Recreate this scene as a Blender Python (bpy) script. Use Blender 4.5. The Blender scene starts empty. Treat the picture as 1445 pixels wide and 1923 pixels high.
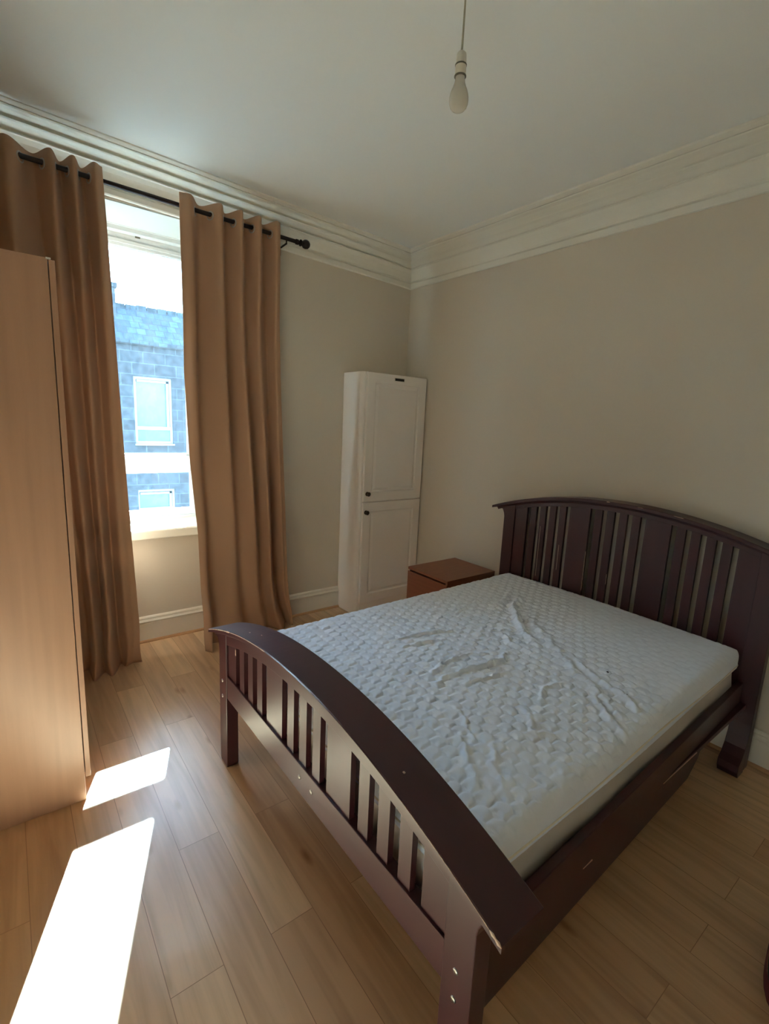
import bpy, bmesh, math, random
import numpy as np
from mathutils import Vector, Matrix
S = bpy.context.scene
random.seed(4)
PI = math.pi

# ------------------------------------------------------------------ camera
CAM = Vector((-2.7745, -3.3325, 1.55))
RM = ((0.79213749, -0.60862099, 0.04581137), (-0.07370215, -0.1698942, -0.98270237), (0.60587638, 0.775059, -0.17943624))
cd = bpy.data.cameras.new('camera')
cam = bpy.data.objects.new('camera', cd)
S.collection.objects.link(cam)
r, d, f = (Vector(v) for v in RM)
M = Matrix((r, -d, -f)).transposed().to_4x4()
M.translation = CAM
cam.matrix_world = M
cd.sensor_fit = 'HORIZONTAL'
cd.sensor_width = 36
cd.lens = 36 * 912.70 / 1445
cd.clip_start = 0.02
cd.clip_end = 200
S.camera = cam

# ------------------------------------------------------------------ light
S.view_settings.view_transform = 'Standard'
S.view_settings.look = 'None'
S.view_settings.gamma = 1
S.view_settings.use_curve_mapping = False
S.view_settings.exposure = 1.0
SKY = 9.0
w = bpy.data.worlds.new('sky')
S.world = w
w.use_nodes = True
nt = w.node_tree
bg = nt.nodes['Background']
tc = nt.nodes.new('ShaderNodeTexCoord')
sp = nt.nodes.new('ShaderNodeSeparateXYZ')
cr = nt.nodes.new('ShaderNodeValToRGB')
e = cr.color_ramp.elements
e[0].position = 0.0
e[0].color = (0.50, 0.50, 0.48, 1)
e[1].position = 1.0
e[1].color = (0.42, 0.62, 1.0, 1)
for p, c in ((0.48, (0.50, 0.50, 0.48, 1)), (0.52, (0.86, 0.94, 1.0, 1)), (0.70, (0.62, 0.82, 1.0, 1))):
    q = e.new(p)
    q.color = c
mr = nt.nodes.new('ShaderNodeMapRange')
mr.inputs[1].default_value = -1
mr.inputs[2].default_value = 1
nt.links.new(tc.outputs['Generated'], sp.inputs[0])
nt.links.new(sp.outputs[2], mr.inputs[0])
nt.links.new(mr.outputs[0], cr.inputs[0])
nt.links.new(cr.outputs[0], bg.inputs[0])
bg.inputs[1].default_value = SKY
sun = bpy.data.lights.new('sun', 'SUN')
sun.energy = 115
sun.color = (0.70, 0.87, 1.0)
sun.angle = math.radians(0.6)
so = bpy.data.objects.new('sun', sun)
S.collection.objects.link(so)
so.rotation_euler = (-Vector((0.365, 1.0, 0.65))).to_track_quat('-Z', 'Y').to_euler()
so.location = (2, 6, 6)
# sky portal in the window opening (only guides sampling, adds no light)
pl = bpy.data.lights.new('window_portal', 'AREA')
pl.shape = 'RECTANGLE'
pl.size = 1.15
pl.size_y = 1.95
po = bpy.data.objects.new('window_portal', pl)
S.collection.objects.link(po)
po.location = (-2.175, 0.52, 1.72)
po.rotation_euler = (math.radians(-90), 0, 0)
pl.cycles.is_portal = True
S.cycles.max_bounces = 14
S.cycles.diffuse_bounces = 8
S.cycles.glossy_bounces = 5
S.cycles.transparent_max_bounces = 16
S.cycles.sample_clamp_indirect = 60
S.cycles.caustics_reflective = False
S.cycles.use_denoising = True

# ------------------------------------------------------------------ materials
def lin(c):
    return tuple(((v / 255) / 12.92 if v / 255 <= 0.04045 else ((v / 255 + 0.055) / 1.055) ** 2.4) for v in c) + (1,)

def mat(name, rgb, rough=0.6, metal=0.0, spec=0.5, coat=0.0, coat_rough=0.2, noise=None, bump=None, sheen=0.0, trans=0.0):
    """noise = (scale xyz, amount, detail): value variation of the base colour; bump = (scale xyz, strength, distance)"""
    m = bpy.data.materials.new(name)
    m.use_nodes = True
    t = m.node_tree
    b = t.nodes['Principled BSDF']
    b.inputs['Base Color'].default_value = lin(rgb)
    b.inputs['Roughness'].default_value = rough
    b.inputs['Metallic'].default_value = metal
    b.inputs['Specular IOR Level'].default_value = spec
    b.inputs['Coat Weight'].default_value = coat
    b.inputs['Coat Roughness'].default_value = coat_rough
    b.inputs['Sheen Weight'].default_value = sheen
    g = t.nodes.new('ShaderNodeNewGeometry')
    def nz(scale, detail):
        mp = t.nodes.new('ShaderNodeMapping')
        mp.inputs['Scale'].default_value = scale
        n = t.nodes.new('ShaderNodeTexNoise')
        n.inputs['Scale'].default_value = 1
        n.inputs['Detail'].default_value = detail
        t.links.new(g.outputs['Position'], mp.inputs[0])
        t.links.new(mp.outputs[0], n.inputs['Vector'])
        return n
    if noise:
        n = nz(noise[0], noise[2])
        rp = t.nodes.new('ShaderNodeMapRange')
        rp.inputs[1].default_value = 0.25
        rp.inputs[2].default_value = 0.75
        rp.inputs[3].default_value = 1 - noise[1]
        rp.inputs[4].default_value = 1 + noise[1]
        mx = t.nodes.new('ShaderNodeVectorMath')
        mx.operation = 'SCALE'
        mx.inputs[0].default_value = lin(rgb)[:3]
        t.links.new(n.outputs[0], rp.inputs[0])
        t.links.new(rp.outputs[0], mx.inputs['Scale'])
        t.links.new(mx.outputs[0], b.inputs['Base Color'])
    if bump:
        n = nz(bump[0], 3)
        bp = t.nodes.new('ShaderNodeBump')
        bp.inputs['Strength'].default_value = bump[1]
        bp.inputs['Distance'].default_value = bump[2]
        t.links.new(n.outputs[0], bp.inputs['Height'])
        t.links.new(bp.outputs[0], b.inputs['Normal'])
    if trans:
        tr = t.nodes.new('ShaderNodeBsdfTranslucent')
        tr.inputs[0].default_value = lin(rgb)
        ms = t.nodes.new('ShaderNodeMixShader')
        ms.inputs[0].default_value = trans
        t.links.new(b.outputs[0], ms.inputs[1])
        t.links.new(tr.outputs[0], ms.inputs[2])
        t.links.new(ms.outputs[0], t.nodes['Material Output'].inputs[0])
    return m

def floor_mat():
    m = bpy.data.materials.new('oak_laminate')
    m.use_nodes = True
    t = m.node_tree
    N, L = t.nodes, t.links
    b = N['Principled BSDF']
    g = N.new('ShaderNodeNewGeometry')
    mp = N.new('ShaderNodeMapping')
    mp.inputs['Rotation'].default_value = (0, 0, math.radians(90))
    mp.inputs['Location'].default_value = (0.31, 0.07, 0)
    L.new(g.outputs['Position'], mp.inputs[0])
    br = N.new('ShaderNodeTexBrick')
    br.offset = 0.37
    br.inputs['Scale'].default_value = 1
    br.inputs['Brick Width'].default_value = 1.25
    br.inputs['Row Height'].default_value = 0.145
    br.inputs['Mortar Size'].default_value = 0.0012
    br.inputs['Mortar Smooth'].default_value = 0.3
    br.inputs['Color1'].default_value = (0, 0, 0, 1)
    br.inputs['Color2'].default_value = (1, 1, 1, 1)
    br.inputs['Mortar'].default_value = (0.5, 0.5, 0.5, 1)
    L.new(mp.outputs[0], br.inputs[0])
    cr = N.new('ShaderNodeValToRGB')
    cr.color_ramp.elements[0].color = lin((200, 160, 122))
    cr.color_ramp.elements[1].color = lin((220, 184, 144))
    L.new(br.outputs[0], cr.inputs[0])
    # grain, stretched along the boards (y) and shifted from board to board
    ad = N.new('ShaderNodeVectorMath')
    ad.operation = 'MULTIPLY_ADD'
    ad.inputs[1].default_value = (5, 5, 5)
    L.new(br.outputs[0], ad.inputs[0])
    L.new(g.outputs['Position'], ad.inputs[2])
    m2 = N.new('ShaderNodeMapping')
    m2.inputs['Scale'].default_value = (26, 1.6, 1)
    L.new(ad.outputs[0], m2.inputs[0])
    n = N.new('ShaderNodeTexNoise')
    n.inputs['Scale'].default_value = 1
    n.inputs['Detail'].default_value = 6
    n.inputs['Distortion'].default_value = 0.6
    L.new(m2.outputs[0], n.inputs['Vector'])
    gr = N.new('ShaderNodeValToRGB')
    gr.color_ramp.elements[0].position = 0.3
    gr.color_ramp.elements[0].color = (0.80, 0.77, 0.74, 1)
    gr.color_ramp.elements[1].position = 0.6
    gr.color_ramp.elements[1].color = (1.05, 1.05, 1.05, 1)
    L.new(n.outputs[0], gr.inputs[0])
    # knots
    m3 = N.new('ShaderNodeMapping')
    m3.inputs['Scale'].default_value = (9, 3.2, 1)
    L.new(ad.outputs[0], m3.inputs[0])
    vo = N.new('ShaderNodeTexVoronoi')
    vo.inputs['Scale'].default_value = 0.8
    L.new(m3.outputs[0], vo.inputs['Vector'])
    kr = N.new('ShaderNodeValToRGB')
    kr.color_ramp.elements[0].position = 0.03
    kr.color_ramp.elements[0].color = (0.62, 0.52, 0.42, 1)
    kr.color_ramp.elements[1].position = 0.13
    kr.color_ramp.elements[1].color = (1, 1, 1, 1)
    L.new(vo.outputs[0], kr.inputs[0])
    def mul(a, bb):
        x = N.new('ShaderNodeMix')
        x.data_type = 'RGBA'
        x.blend_type = 'MULTIPLY'
        x.inputs[0].default_value = 1
        L.new(a, x.inputs[6])
        L.new(bb, x.inputs[7])
        return x.outputs[2]
    jr = N.new('ShaderNodeValToRGB')
    jr.color_ramp.elements[0].color = (1, 1, 1, 1)
    jr.color_ramp.elements[1].color = (0.55, 0.48, 0.42, 1)
    L.new(br.outputs['Fac'], jr.inputs[0])
    c = mul(mul(mul(cr.outputs[0], gr.outputs[0]), kr.outputs[0]), jr.outputs[0])
    L.new(c, b.inputs['Base Color'])
    b.inputs['Roughness'].default_value = 0.30
    b.inputs['Specular IOR Level'].default_value = 0.6
    bp = N.new('ShaderNodeBump')
    bp.inputs['Strength'].default_value = 0.15
    bp.inputs['Distance'].default_value = 0.001
    L.new(n.outputs[0], bp.inputs['Height'])
    L.new(bp.outputs[0], b.inputs['Normal'])
    return m

def glass_mat(name, dust):
    m = bpy.data.materials.new(name)
    m.use_nodes = True
    t = m.node_tree
    N, L = t.nodes, t.links
    N.remove(N['Principled BSDF'])
    tr = N.new('ShaderNodeBsdfTransparent')
    tr.inputs[0].default_value = (0.86, 0.95, 1.0, 1)
    gl = N.new('ShaderNodeBsdfGlossy')
    gl.inputs['Roughness'].default_value = 0.02
    lw = N.new('ShaderNodeFresnel')
    lw.inputs[0].default_value = 1.45
    mx = N.new('ShaderNodeMixShader')
    L.new(lw.outputs[0], mx.inputs[0])
    L.new(tr.outputs[0], mx.inputs[1])
    L.new(gl.outputs[0], mx.inputs[2])
    dt = N.new('ShaderNodeBsdfTranslucent')
    dt.inputs[0].default_value = (0.75, 0.90, 1.0, 1)
    ns = N.new('ShaderNodeTexNoise')
    ns.inputs['Scale'].default_value = 26
    ns.inputs['Detail'].default_value = 8
    ge = N.new('ShaderNodeNewGeometry')
    L.new(ge.outputs['Position'], ns.inputs['Vector'])
    rp = N.new('ShaderNodeMapRange')
    rp.inputs[1].default_value = 0.35
    rp.inputs[2].default_value = 0.75
    rp.inputs[3].default_value = dust * 0.6
    rp.inputs[4].default_value = dust * 1.8
    L.new(ns.outputs[0], rp.inputs[0])
    m2 = N.new('ShaderNodeMixShader')
    L.new(rp.outputs[0], m2.inputs[0])
    L.new(mx.outputs[0], m2.inputs[1])
    L.new(dt.outputs[0], m2.inputs[2])
    L.new(m2.outputs[0], N['Material Output'].inputs[0])
    return m

def stone_mat(name, c1, c2, mortar, bw, rh, ms):
    m = bpy.data.materials.new(name)
    m.use_nodes = True
    t = m.node_tree
    N, L = t.nodes, t.links
    b = N['Principled BSDF']
    g = N.new('ShaderNodeNewGeometry')
    mp = N.new('ShaderNodeMapping')
    mp.inputs['Rotation'].default_value = (math.radians(-90), 0, 0)
    L.new(g.outputs['Position'], mp.inputs[0])
    br = N.new('ShaderNodeTexBrick')
    br.inputs['Scale'].default_value = 1
    br.inputs['Brick Width'].default_value = bw
    br.inputs['Row Height'].default_value = rh
    br.inputs['Mortar Size'].default_value = ms
    br.inputs['Color1'].default_value = lin(c1)
    br.inputs['Color2'].default_value = lin(c2)
    br.inputs['Mortar'].default_value = lin(mortar)
    L.new(mp.outputs[0], br.inputs[0])
    n = N.new('ShaderNodeTexNoise')
    n.inputs['Scale'].default_value = 7
    n.inputs['Detail'].default_value = 8
    L.new(g.outputs['Position'], n.inputs['Vector'])
    rp = N.new('ShaderNodeMapRange')
    rp.inputs[1].default_value = 0.3
    rp.inputs[2].default_value = 0.7
    rp.inputs[3].default_value = 0.7
    rp.inputs[4].default_value = 1.25
    L.new(n.outputs[0], rp.inputs[0])
    v = N.new('ShaderNodeVectorMath')
    v.operation = 'SCALE'
    L.new(br.outputs[0], v.inputs[0])
    L.new(rp.outputs[0], v.inputs['Scale'])
    L.new(v.outputs[0], b.inputs['Base Color'])
    b.inputs['Roughness'].default_value = 0.85
    return m

M_WALL = mat('beige_wall_paint', (214, 205, 190), 0.75, spec=0.25, bump=((60, 60, 60), 0.08, 0.002))
M_CEIL = mat('ceiling_paint', (232, 235, 233), 0.8, spec=0.2)
M_TRIM = mat('cream_gloss_paint', (228, 223, 210), 0.42)
M_CORN = mat('cornice_paint', (230, 228, 218), 0.7, spec=0.2)
M_UPVC = mat('white_window_frame', (206, 210, 210), 0.35)
M_SILL = mat('white_sill_paint', (232, 228, 215), 0.45)
M_REV = mat('reveal_paint', (196, 200, 194), 0.6)
M_FLOOR = floor_mat()
M_BEAD = mat('beech_beading', (188, 148, 108), 0.45, noise=((8, 8, 40), 0.15, 3))
M_MAHOG = mat('mahogany_stain', (62, 27, 31), 0.40, spec=0.5, coat=0.12, coat_rough=0.3, noise=((14, 3, 14), 0.16, 4), bump=((60, 8, 60), 0.05, 0.001))
M_MAHOG_V = mat('mahogany_stain_upright', (62, 27, 31), 0.40, spec=0.5, coat=0.12, coat_rough=0.3, noise=((14, 14, 3), 0.16, 4), bump=((60, 60, 8), 0.05, 0.001))
M_CHIP_LIT = mat('bare_wood_and_highlight', (214, 186, 166), 0.7)  # bare wood, also the painted highlight on the foot cap edge
M_STEEL = mat('bolt_steel', (170, 165, 160), 0.3, metal=1)
M_QUILT = mat('quilted_white_cotton', (232, 240, 255), 0.85, spec=0.2, bump=((320, 320, 320), 0.25, 0.001), sheen=0.2)
M_SKIRT = mat('mattress_side_fabric', (206, 199, 194), 0.85, spec=0.2, noise=((6, 6, 6), 0.05, 3))
M_PIPE = mat('mattress_piping', (230, 226, 216), 0.8)
M_CURT = mat('gold_curtain_cotton', (186, 148, 118), 0.8, spec=0.15, trans=0.055, bump=((500, 500, 60), 0.1, 0.001), sheen=0.1)
M_ROD = mat('dark_bronze_metal', (38, 28, 26), 0.35, metal=0.5)
M_RING = mat('brushed_nickel', (190, 186, 180), 0.3, metal=1)
M_CAB = mat('white_cabinet_foil', (242, 236, 230), 0.45)
M_KNOB = mat('antique_pewter', (78, 66, 54), 0.38, metal=0.8)
M_BLACK = mat('dark_slot', (40, 34, 28), 0.7)
M_NS = mat('red_brown_veneer', (140, 88, 64), 0.42, noise=((5, 60, 60), 0.10, 4))
M_NSD = mat('red_brown_veneer_drawer', (134, 80, 60), 0.42, noise=((60, 5, 60), 0.10, 4))
M_WARD = mat('beech_foil', (182, 142, 116), 0.36, coat=0.1, noise=((34, 34, 1.6), 0.09, 4))
M_WHITEP = mat('white_plastic', (222, 218, 205), 0.35)
M_GREYP = mat('grey_plastic', (96, 92, 80), 0.6)  # grey of the lamp holder rings and the window vent
M_GLASS = glass_mat('dusty_window_glass', 0.002)
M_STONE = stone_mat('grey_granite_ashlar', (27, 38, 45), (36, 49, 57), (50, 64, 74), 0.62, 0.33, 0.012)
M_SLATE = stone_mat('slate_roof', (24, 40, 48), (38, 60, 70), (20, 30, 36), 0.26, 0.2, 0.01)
M_FACADE = mat('sunlit_own_stone', (170, 165, 155), 0.9)
M_BAG = mat('black_nylon', (30, 28, 28), 0.6)
M_BAGR = mat('dark_red_fabric', (92, 26, 34), 0.8)

# bulb glass
M_BULB = mat('opal_bulb_glass', (226, 222, 212), 0.12, spec=0.6, trans=0.35)
# far panes: glossy dark-blue glass
M_PANE = mat('reflecting_pane', (52, 86, 98), 0.05)
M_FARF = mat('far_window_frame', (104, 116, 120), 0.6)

# ------------------------------------------------------------------ mesh helpers
def wloc(o):
    v = Vector((0, 0, 0))
    while o is not None:
        v += o.location
        o = o.parent
    return v

class MB:
    def __init__(s):
        s.bm = bmesh.new()
    def box(s, x0, x1, y0, y1, z0, z1, sh=None):
        P = [(x, y, z) for x in (x0, x1) for y in (y0, y1) for z in (z0, z1)]
        v = [s.bm.verts.new(sh(*p) if sh else p) for p in P]
        for a in ((0, 1, 3, 2), (4, 6, 7, 5), (0, 4, 5, 1), (2, 3, 7, 6), (0, 2, 6, 4), (1, 5, 7, 3)):
            s.bm.faces.new([v[i] for i in a])
        return s
    def prism(s, pts, f0, f1):
        """extrude closed polygon pts (2-tuples); f0(p), f1(p) -> 3D for both ends"""
        a = [s.bm.verts.new(f0(p)) for p in pts]
        b = [s.bm.verts.new(f1(p)) for p in pts]
        n = len(pts)
        for i in range(n):
            j = (i + 1) % n
            s.bm.faces.new((a[i], a[j], b[j], b[i]))
        s.bm.faces.new(a[::-1])
        s.bm.faces.new(b)
        return s
    def strip(s, rows, closed=False):
        """rows: list of lists of 3D points"""
        R = [[s.bm.verts.new(p) for p in r] for r in rows]
        for i in range(len(R) - 1):
            n = len(R[i])
            for j in range(n if closed else n - 1):
                k = (j + 1) % n
                s.bm.faces.new((R[i][j], R[i][k], R[i + 1][k], R[i + 1][j]))
        return R
    def lathe(s, prof, c, axis='z', n=28):
        """prof: (radius, height) along axis from c"""
        rows = []
        for r_, h_ in prof:
            row = []
            for k in range(n):
                a = 2 * PI * k / n
                u, v = r_ * math.cos(a), r_ * math.sin(a)
                q = {'z': (u, v, h_), 'x': (h_, u, v), 'y': (u, h_, v)}[axis]
                row.append((c[0] + q[0], c[1] + q[1], c[2] + q[2]))
            rows.append(row)
        R = s.strip(rows, closed=True)
        for r_, row in ((prof[0][0], R[0]), (prof[-1][0], R[-1])):
            if r_ > 1e-6:
                s.bm.faces.new(row)
        return s
    def tube(s, pts, r, n=10):
        rows = []
        for i, p in enumerate(pts):
            a = Vector(pts[max(0, i - 1)])
            b = Vector(pts[min(len(pts) - 1, i + 1)])
            t = (b - a).normalized()
            u = t.cross(Vector((0, 0, 1)))
            if u.length < 0.01:
                u = t.cross(Vector((1, 0, 0)))
            u.normalize()
            v = t.cross(u)
            rr = r(i / (len(pts) - 1)) if callable(r) else r
            rows.append([tuple(Vector(p) + rr * (math.cos(2 * PI * k / n) * u + math.sin(2 * PI * k / n) * v)) for k in range(n)])
        R = s.strip(rows, closed=True)
        s.bm.faces.new(R[0])
        s.bm.faces.new(R[-1])
        return s
    def torus(s, c, R, r, nrm, n=24, m=10):
        nrm = Vector(nrm).normalized()
        u = nrm.cross(Vector((0, 0, 1))).normalized()
        v = nrm.cross(u)
        rows = []
        for i in range(n + 1):
            a = 2 * PI * i / n
            dr = math.cos(a) * u + math.sin(a) * v
            rows.append([tuple(Vector(c) + dr * (R + r * math.cos(2 * PI * k / m)) + nrm * r * math.sin(2 * PI * k / m)) for k in range(m)])
        s.strip(rows, closed=True)
        return s
    def build(s, name, m, parent=None, bevel=0.0, smooth=False, seg=2, weld=True):
        bm = s.bm
        if weld:
            bmesh.ops.remove_doubles(bm, verts=bm.verts, dist=1e-6)
        bmesh.ops.recalc_face_normals(bm, faces=bm.faces)
        lo = Vector([min(v.co[i] for v in bm.verts) for i in range(3)])
        hi = Vector([max(v.co[i] for v in bm.verts) for i in range(3)])
        c = Vector(((lo.x + hi.x) / 2, (lo.y + hi.y) / 2, lo.z))
        for v in bm.verts:
            v.co -= c
        me = bpy.data.meshes.new(name)
        bm.to_mesh(me)
        bm.free()
        me.materials.append(m)
        o = bpy.data.objects.new(name, me)
        S.collection.objects.link(o)
        if parent is not None:
            o.parent = parent
            o.location = c - wloc(parent)
        else:
            o.location = c
        if smooth:
            me.polygons.foreach_set('use_smooth', [True] * len(me.polygons))
            me.set_sharp_from_angle(angle=math.radians(50))
        if bevel:
            b = o.modifiers.new('bevel', 'BEVEL')
            b.width = bevel
            b.segments = seg
            b.limit_method = 'ANGLE'
            b.angle_limit = math.radians(35)
            b.harden_normals = False
        return o

def struct(o):
    o['kind'] = 'structure'
    return o

def tag(o, label, cat, group=None):
    o['label'] = label
    o['category'] = cat
    if group:
        o['group'] = group
    return o

def root(name, loc, label, cat, group=None):
    o = bpy.data.objects.new(name, None)
    S.collection.objects.link(o)
    o.location = loc
    o.empty_display_size = 0.1
    return tag(o, label, cat, group)

def arc_pts(f_, a, b, n):
    return [f_(a + (b - a) * i / n) for i in range(n + 1)]

# ------------------------------------------------------------------ room shell
XL, YB = -3.22, -4.25          # left and back walls
WX0, WX1 = -2.76, -1.60        # window recess
TILT = lambda x, y: 0.030 * abs(x) - 0.006 * abs(y)    # the old ceiling is a little out of level
ZC = 2.892
struct(MB().box(XL - 0.1, 0.1, YB - 0.1, 0.45, -0.12, 0).build('floor', M_FLOOR))
m = MB()
m.box(XL - 0.15, 0.15, YB - 0.15, 0.10, ZC, ZC + 0.14, lambda x, y, z: (x, y, z + TILT(x, y)))
struct(m.build('ceiling', M_CEIL))
m = MB()
m.box(WX1, 0.0, 0.0, 0.55, -0.12, 3.15)
m.box(XL, WX0, 0.0, 0.55, -0.12, 3.15)
m.box(WX0, WX1, 0.0, 0.55, 2.712, 3.15)
m.box(WX0, WX1, 0.12, 0.55, -0.12, 0.735)
struct(m.build('wall_window', M_WALL))
struct(MB().box(0.0, 0.2, YB - 0.2, 0.55, -0.12, 3.15).build('wall_right', M_WALL))
struct(MB().box(XL - 0.2, XL, YB - 0.2, 0.55, -0.12, 3.15).build('wall_left', M_WALL))
struct(MB().box(XL, 0.0, YB - 0.2, YB, -0.12, 3.15).build('wall_back', M_WALL))
# pale reveals lining the recess (painted like the trim)
m = MB()
m.box(WX0 + 0.001, WX1 - 0.001, 0.002, 0.372, 2.704, 2.7115)
m.box(WX0 + 0.0005, WX0 + 0.012, 0.002, 0.372, 0.79, 2.704)
m.box(WX1 - 0.012, WX1 - 0.0005, 0.002, 0.372, 0.79, 2.704)
struct(m.build('trim_1', M_REV))

# cornice, swept round the room with mitred corners; (projection, height)
CP = [(0, 2.655), (0.010, 2.657), (0.014, 2.664), (0.018, 2.690), (0.015, 2.697), (0.003, 2.699), (0.003, 2.708),
      (0.010, 2.716), (0.018, 2.740), (0.030, 2.766), (0.044, 2.786), (0.052, 2.790), (0.052, 2.796), (0.034, 2.799),
      (0.048, 2.808), (0.066, 2.822), (0.082, 2.831), (0.088, 2.837), (0.070, 2.841), (0.086, 2.852), (0.108, 2.864),
      (0.128, 2.869), (0.134, 2.874), (0.130, 2.879), (0.146, 2.883), (0.158, 2.888), (0.160, 2.899)]
def cornice(name, kx, ends):
    m = MB()
    rows = []
    for p, z in CP:
        rows.append([ends[0](p, z), ends[1](p, z)])
    rows = [[(a[0], a[1], a[2] + TILT(a[0], a[1])) for a in r_] for r_ in rows]
    m.strip(rows)
    o = m.build(name, M_CORN)
    return struct(o)
cornice('trim_2', 1, (lambda p, z: (XL + p, -p, z), lambda p, z: (-p, -p, z)))
cornice('trim_3', 1, (lambda p, z: (-p, -p, z), lambda p, z: (-p, YB + p, z)))
cornice('trim_4', 1, (lambda p, z: (XL + p, -p, z), lambda p, z: (XL + p, YB + p, z)))
cornice('trim_5', 1, (lambda p, z: (XL + p, YB + p, z), lambda p, z: (-p, YB + p, z)))

# skirting: profile (projection, z)
SP = [(0, 0), (0.022, 0), (0.022, 0.128), (0.020, 0.134), (0.024, 0.140), (0.024, 0.146), (0.018, 0.151), (0.014, 0.160), (0.016, 0.166), (0.012, 0.174), (0.006, 0.178), (0, 0.179)]
BP = [(0.022, 0), (0.036, 0), (0.036, 0.005), (0.031, 0.012), (0.022, 0.015)]
def along_x(prof, x0, x1, y, sgn=-1, mi0=0, mi1=0):
    m = MB()
    m.prism(prof, lambda p: (x0 + mi0 * p[0], y + sgn * p[0], p[1]), lambda p: (x1 + mi1 * p[0], y + sgn * p[0], p[1]))
    return m
def along_y(prof, y0, y1, x, sgn=-1):
    m = MB()
    m.prism(prof, lambda p: (x + sgn * p[0], y0, p[1]), lambda p: (x + sgn * p[0], y1, p[1]))
    return m
def base(name, mk):
    o = struct(mk(SP).build(name, M_TRIM))
    struct(mk(BP).build('floor_beading', M_BEAD, o))
base('baseboard_window', lambda P: along_x(P, WX1, -0.64, 0.0))
base('baseboard_recess', lambda P: along_x(P, WX0, WX1, 0.12))
base('baseboard_window_left', lambda P: along_x(P, XL, WX0, 0.0))
base('baseboard_right', lambda P: along_y(P, YB, -0.30, 0.0))
base('baseboard_left', lambda P: along_y(P, YB, -1.30, XL, 1))
base('baseboard_back', lambda P: along_x(P, XL + 0.04, -0.04, YB, 1))

# ------------------------------------------------------------------ window
FY = 0.375
m = MB()
sill_z = 0.79
sh = []
m.prism([(0.372, 0.735), (0.078, 0.722), (0.072, 0.728), (0.070, 0.778), (0.078, 0.788), (0.10, 0.79), (0.372, 0.795)],
        lambda p: (WX0 + 0.001, p[0], p[1]), lambda p: (WX1 - 0.001, p[0], p[1]))
struct(m.build('trim_6', M_SILL, bevel=0.002))
win = bpy.data.objects.new('window_1', None)
S.collection.objects.link(win)
win.location = (-2.18, FY, 0.79)
struct(win)
m = MB()      # outer frame
m.box(WX0, WX0 + 0.06, FY, FY + 0.10, 0.79, 2.73)
m.box(WX1 - 0.06, WX1, FY, FY + 0.10, 0.79, 2.73)
m.box(WX0 + 0.06, WX1 - 0.06, FY, FY + 0.10, 2.675, 2.73)
m.box(WX0 + 0.06, WX1 - 0.06, FY, FY + 0.10, 0.785, 0.815)
m.box(WX0 + 0.06, WX1 - 0.06, FY - 0.012, FY, 2.70, 2.722)
struct(m.build('window_frame', M_UPVC, win, bevel=0.003))
m = MB()      # lower sash
a0, a1 = WX0 + 0.06, WX1 - 0.06
m.box(a0, a0 + 0.05, FY + 0.012, FY + 0.052, 0.815, 1.245)
m.box(a1 - 0.05, a1, FY + 0.012, FY + 0.052, 0.815, 1.245)
m.box(a0 + 0.05, a1 - 0.05, FY + 0.012, FY + 0.052, 0.815, 0.862)
m.box(a0 + 0.05, a1 - 0.05, FY + 0.004, FY + 0.052, 1.128, 1.245)
struct(m.build('window_sash', M_UPVC, win, bevel=0.003))
m = MB()      # upper sash
m.box(a0, a0 + 0.05, FY + 0.054, FY + 0.094, 1.20, 2.675)
m.box(a1 - 0.05, a1, FY + 0.054, FY + 0.094, 1.20, 2.675)
m.box(a0 + 0.05, a1 - 0.05, FY + 0.054, FY + 0.094, 2.596, 2.675)
m.box(a0 + 0.05, a1 - 0.05, FY + 0.054, FY + 0.094, 1.19, 1.262)
m.box(a0 + 0.05, a1 - 0.05, FY + 0.045, FY + 0.054, 2.615, 2.64)
struct(m.build('window_sash', M_UPVC, win, bevel=0.003))
struct(MB().box(a0 + 0.045, a1 - 0.045, FY + 0.030, FY + 0.034, 0.858, 1.132).build('window_pane', M_GLASS, win))
struct(MB().box(a0 + 0.045, a1 - 0.045, FY + 0.072, FY + 0.076, 1.258, 2.600).build('window_pane', M_GLASS, win))
struct(MB().box(-2.02, -1.99, FY + 0.001, FY + 0.006, 2.652, 2.662).build('window_vent', M_GREYP, win))
# outer stone sill and own facade around the window
m = MB()
m.box(WX0, WX1, FY + 0.10, 0.60, 0.70, 0.785)
struct(m.build('window_ledge', M_FACADE, win))

# ------------------------------------------------------------------ opposite building
BY = 13.0
bld = root('apartment_building', (0, BY, -8), 'grey granite tenement with slate roof seen across the street through the window', 'building')
X0, X1 = -14, 18
wins = [(0.33, 1.41, 0.60, 2.59), (0.30, 1.41, -2.80, -0.82)]
m = MB()
m.box(X0, wins[0][0], BY, BY + 0.6, -8, 3.5)
m.box(wins[0][1], X1, BY, BY + 0.6, -8, 3.5)
m.box(wins[0][0], wins[0][1], BY, BY + 0.6, -8, wins[1][2])
m.box(wins[0][0], wins[0][1], BY, BY + 0.6, wins[1][3], wins[0][2])
m.box(wins[0][0], wins[0][1], BY, BY + 0.6, wins[0][3], 3.5)
m.box(X0, X1, BY + 0.6, BY + 8, -8, 3.5)
m.build('wall', M_STONE, bld)
MB().box(X0, X1, BY - 0.10, BY + 0.2, 3.47, 3.60).build('eaves_course', M_STONE, bld, bevel=0.02)
m = MB()
m.prism([(BY - 0.12, 3.58), (BY + 1.0, 4.66), (BY + 1.15, 4.66), (BY + 8, 3.5), (BY - 0.12, 3.5)], lambda p: (X0, p[0], p[1]), lambda p: (X1, p[0], p[1]))
rf = m.build('roof', M_SLATE, bld)
m = MB()
x = X0
while x < X1 - 0.3:
    m.box(x, x + 0.27, BY + 0.96, BY + 1.20, 4.62, 4.74 + random.uniform(0, 0.05))
    x += 0.30
m.build('ridge_tiles', M_SLATE, rf)
m = MB()
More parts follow.
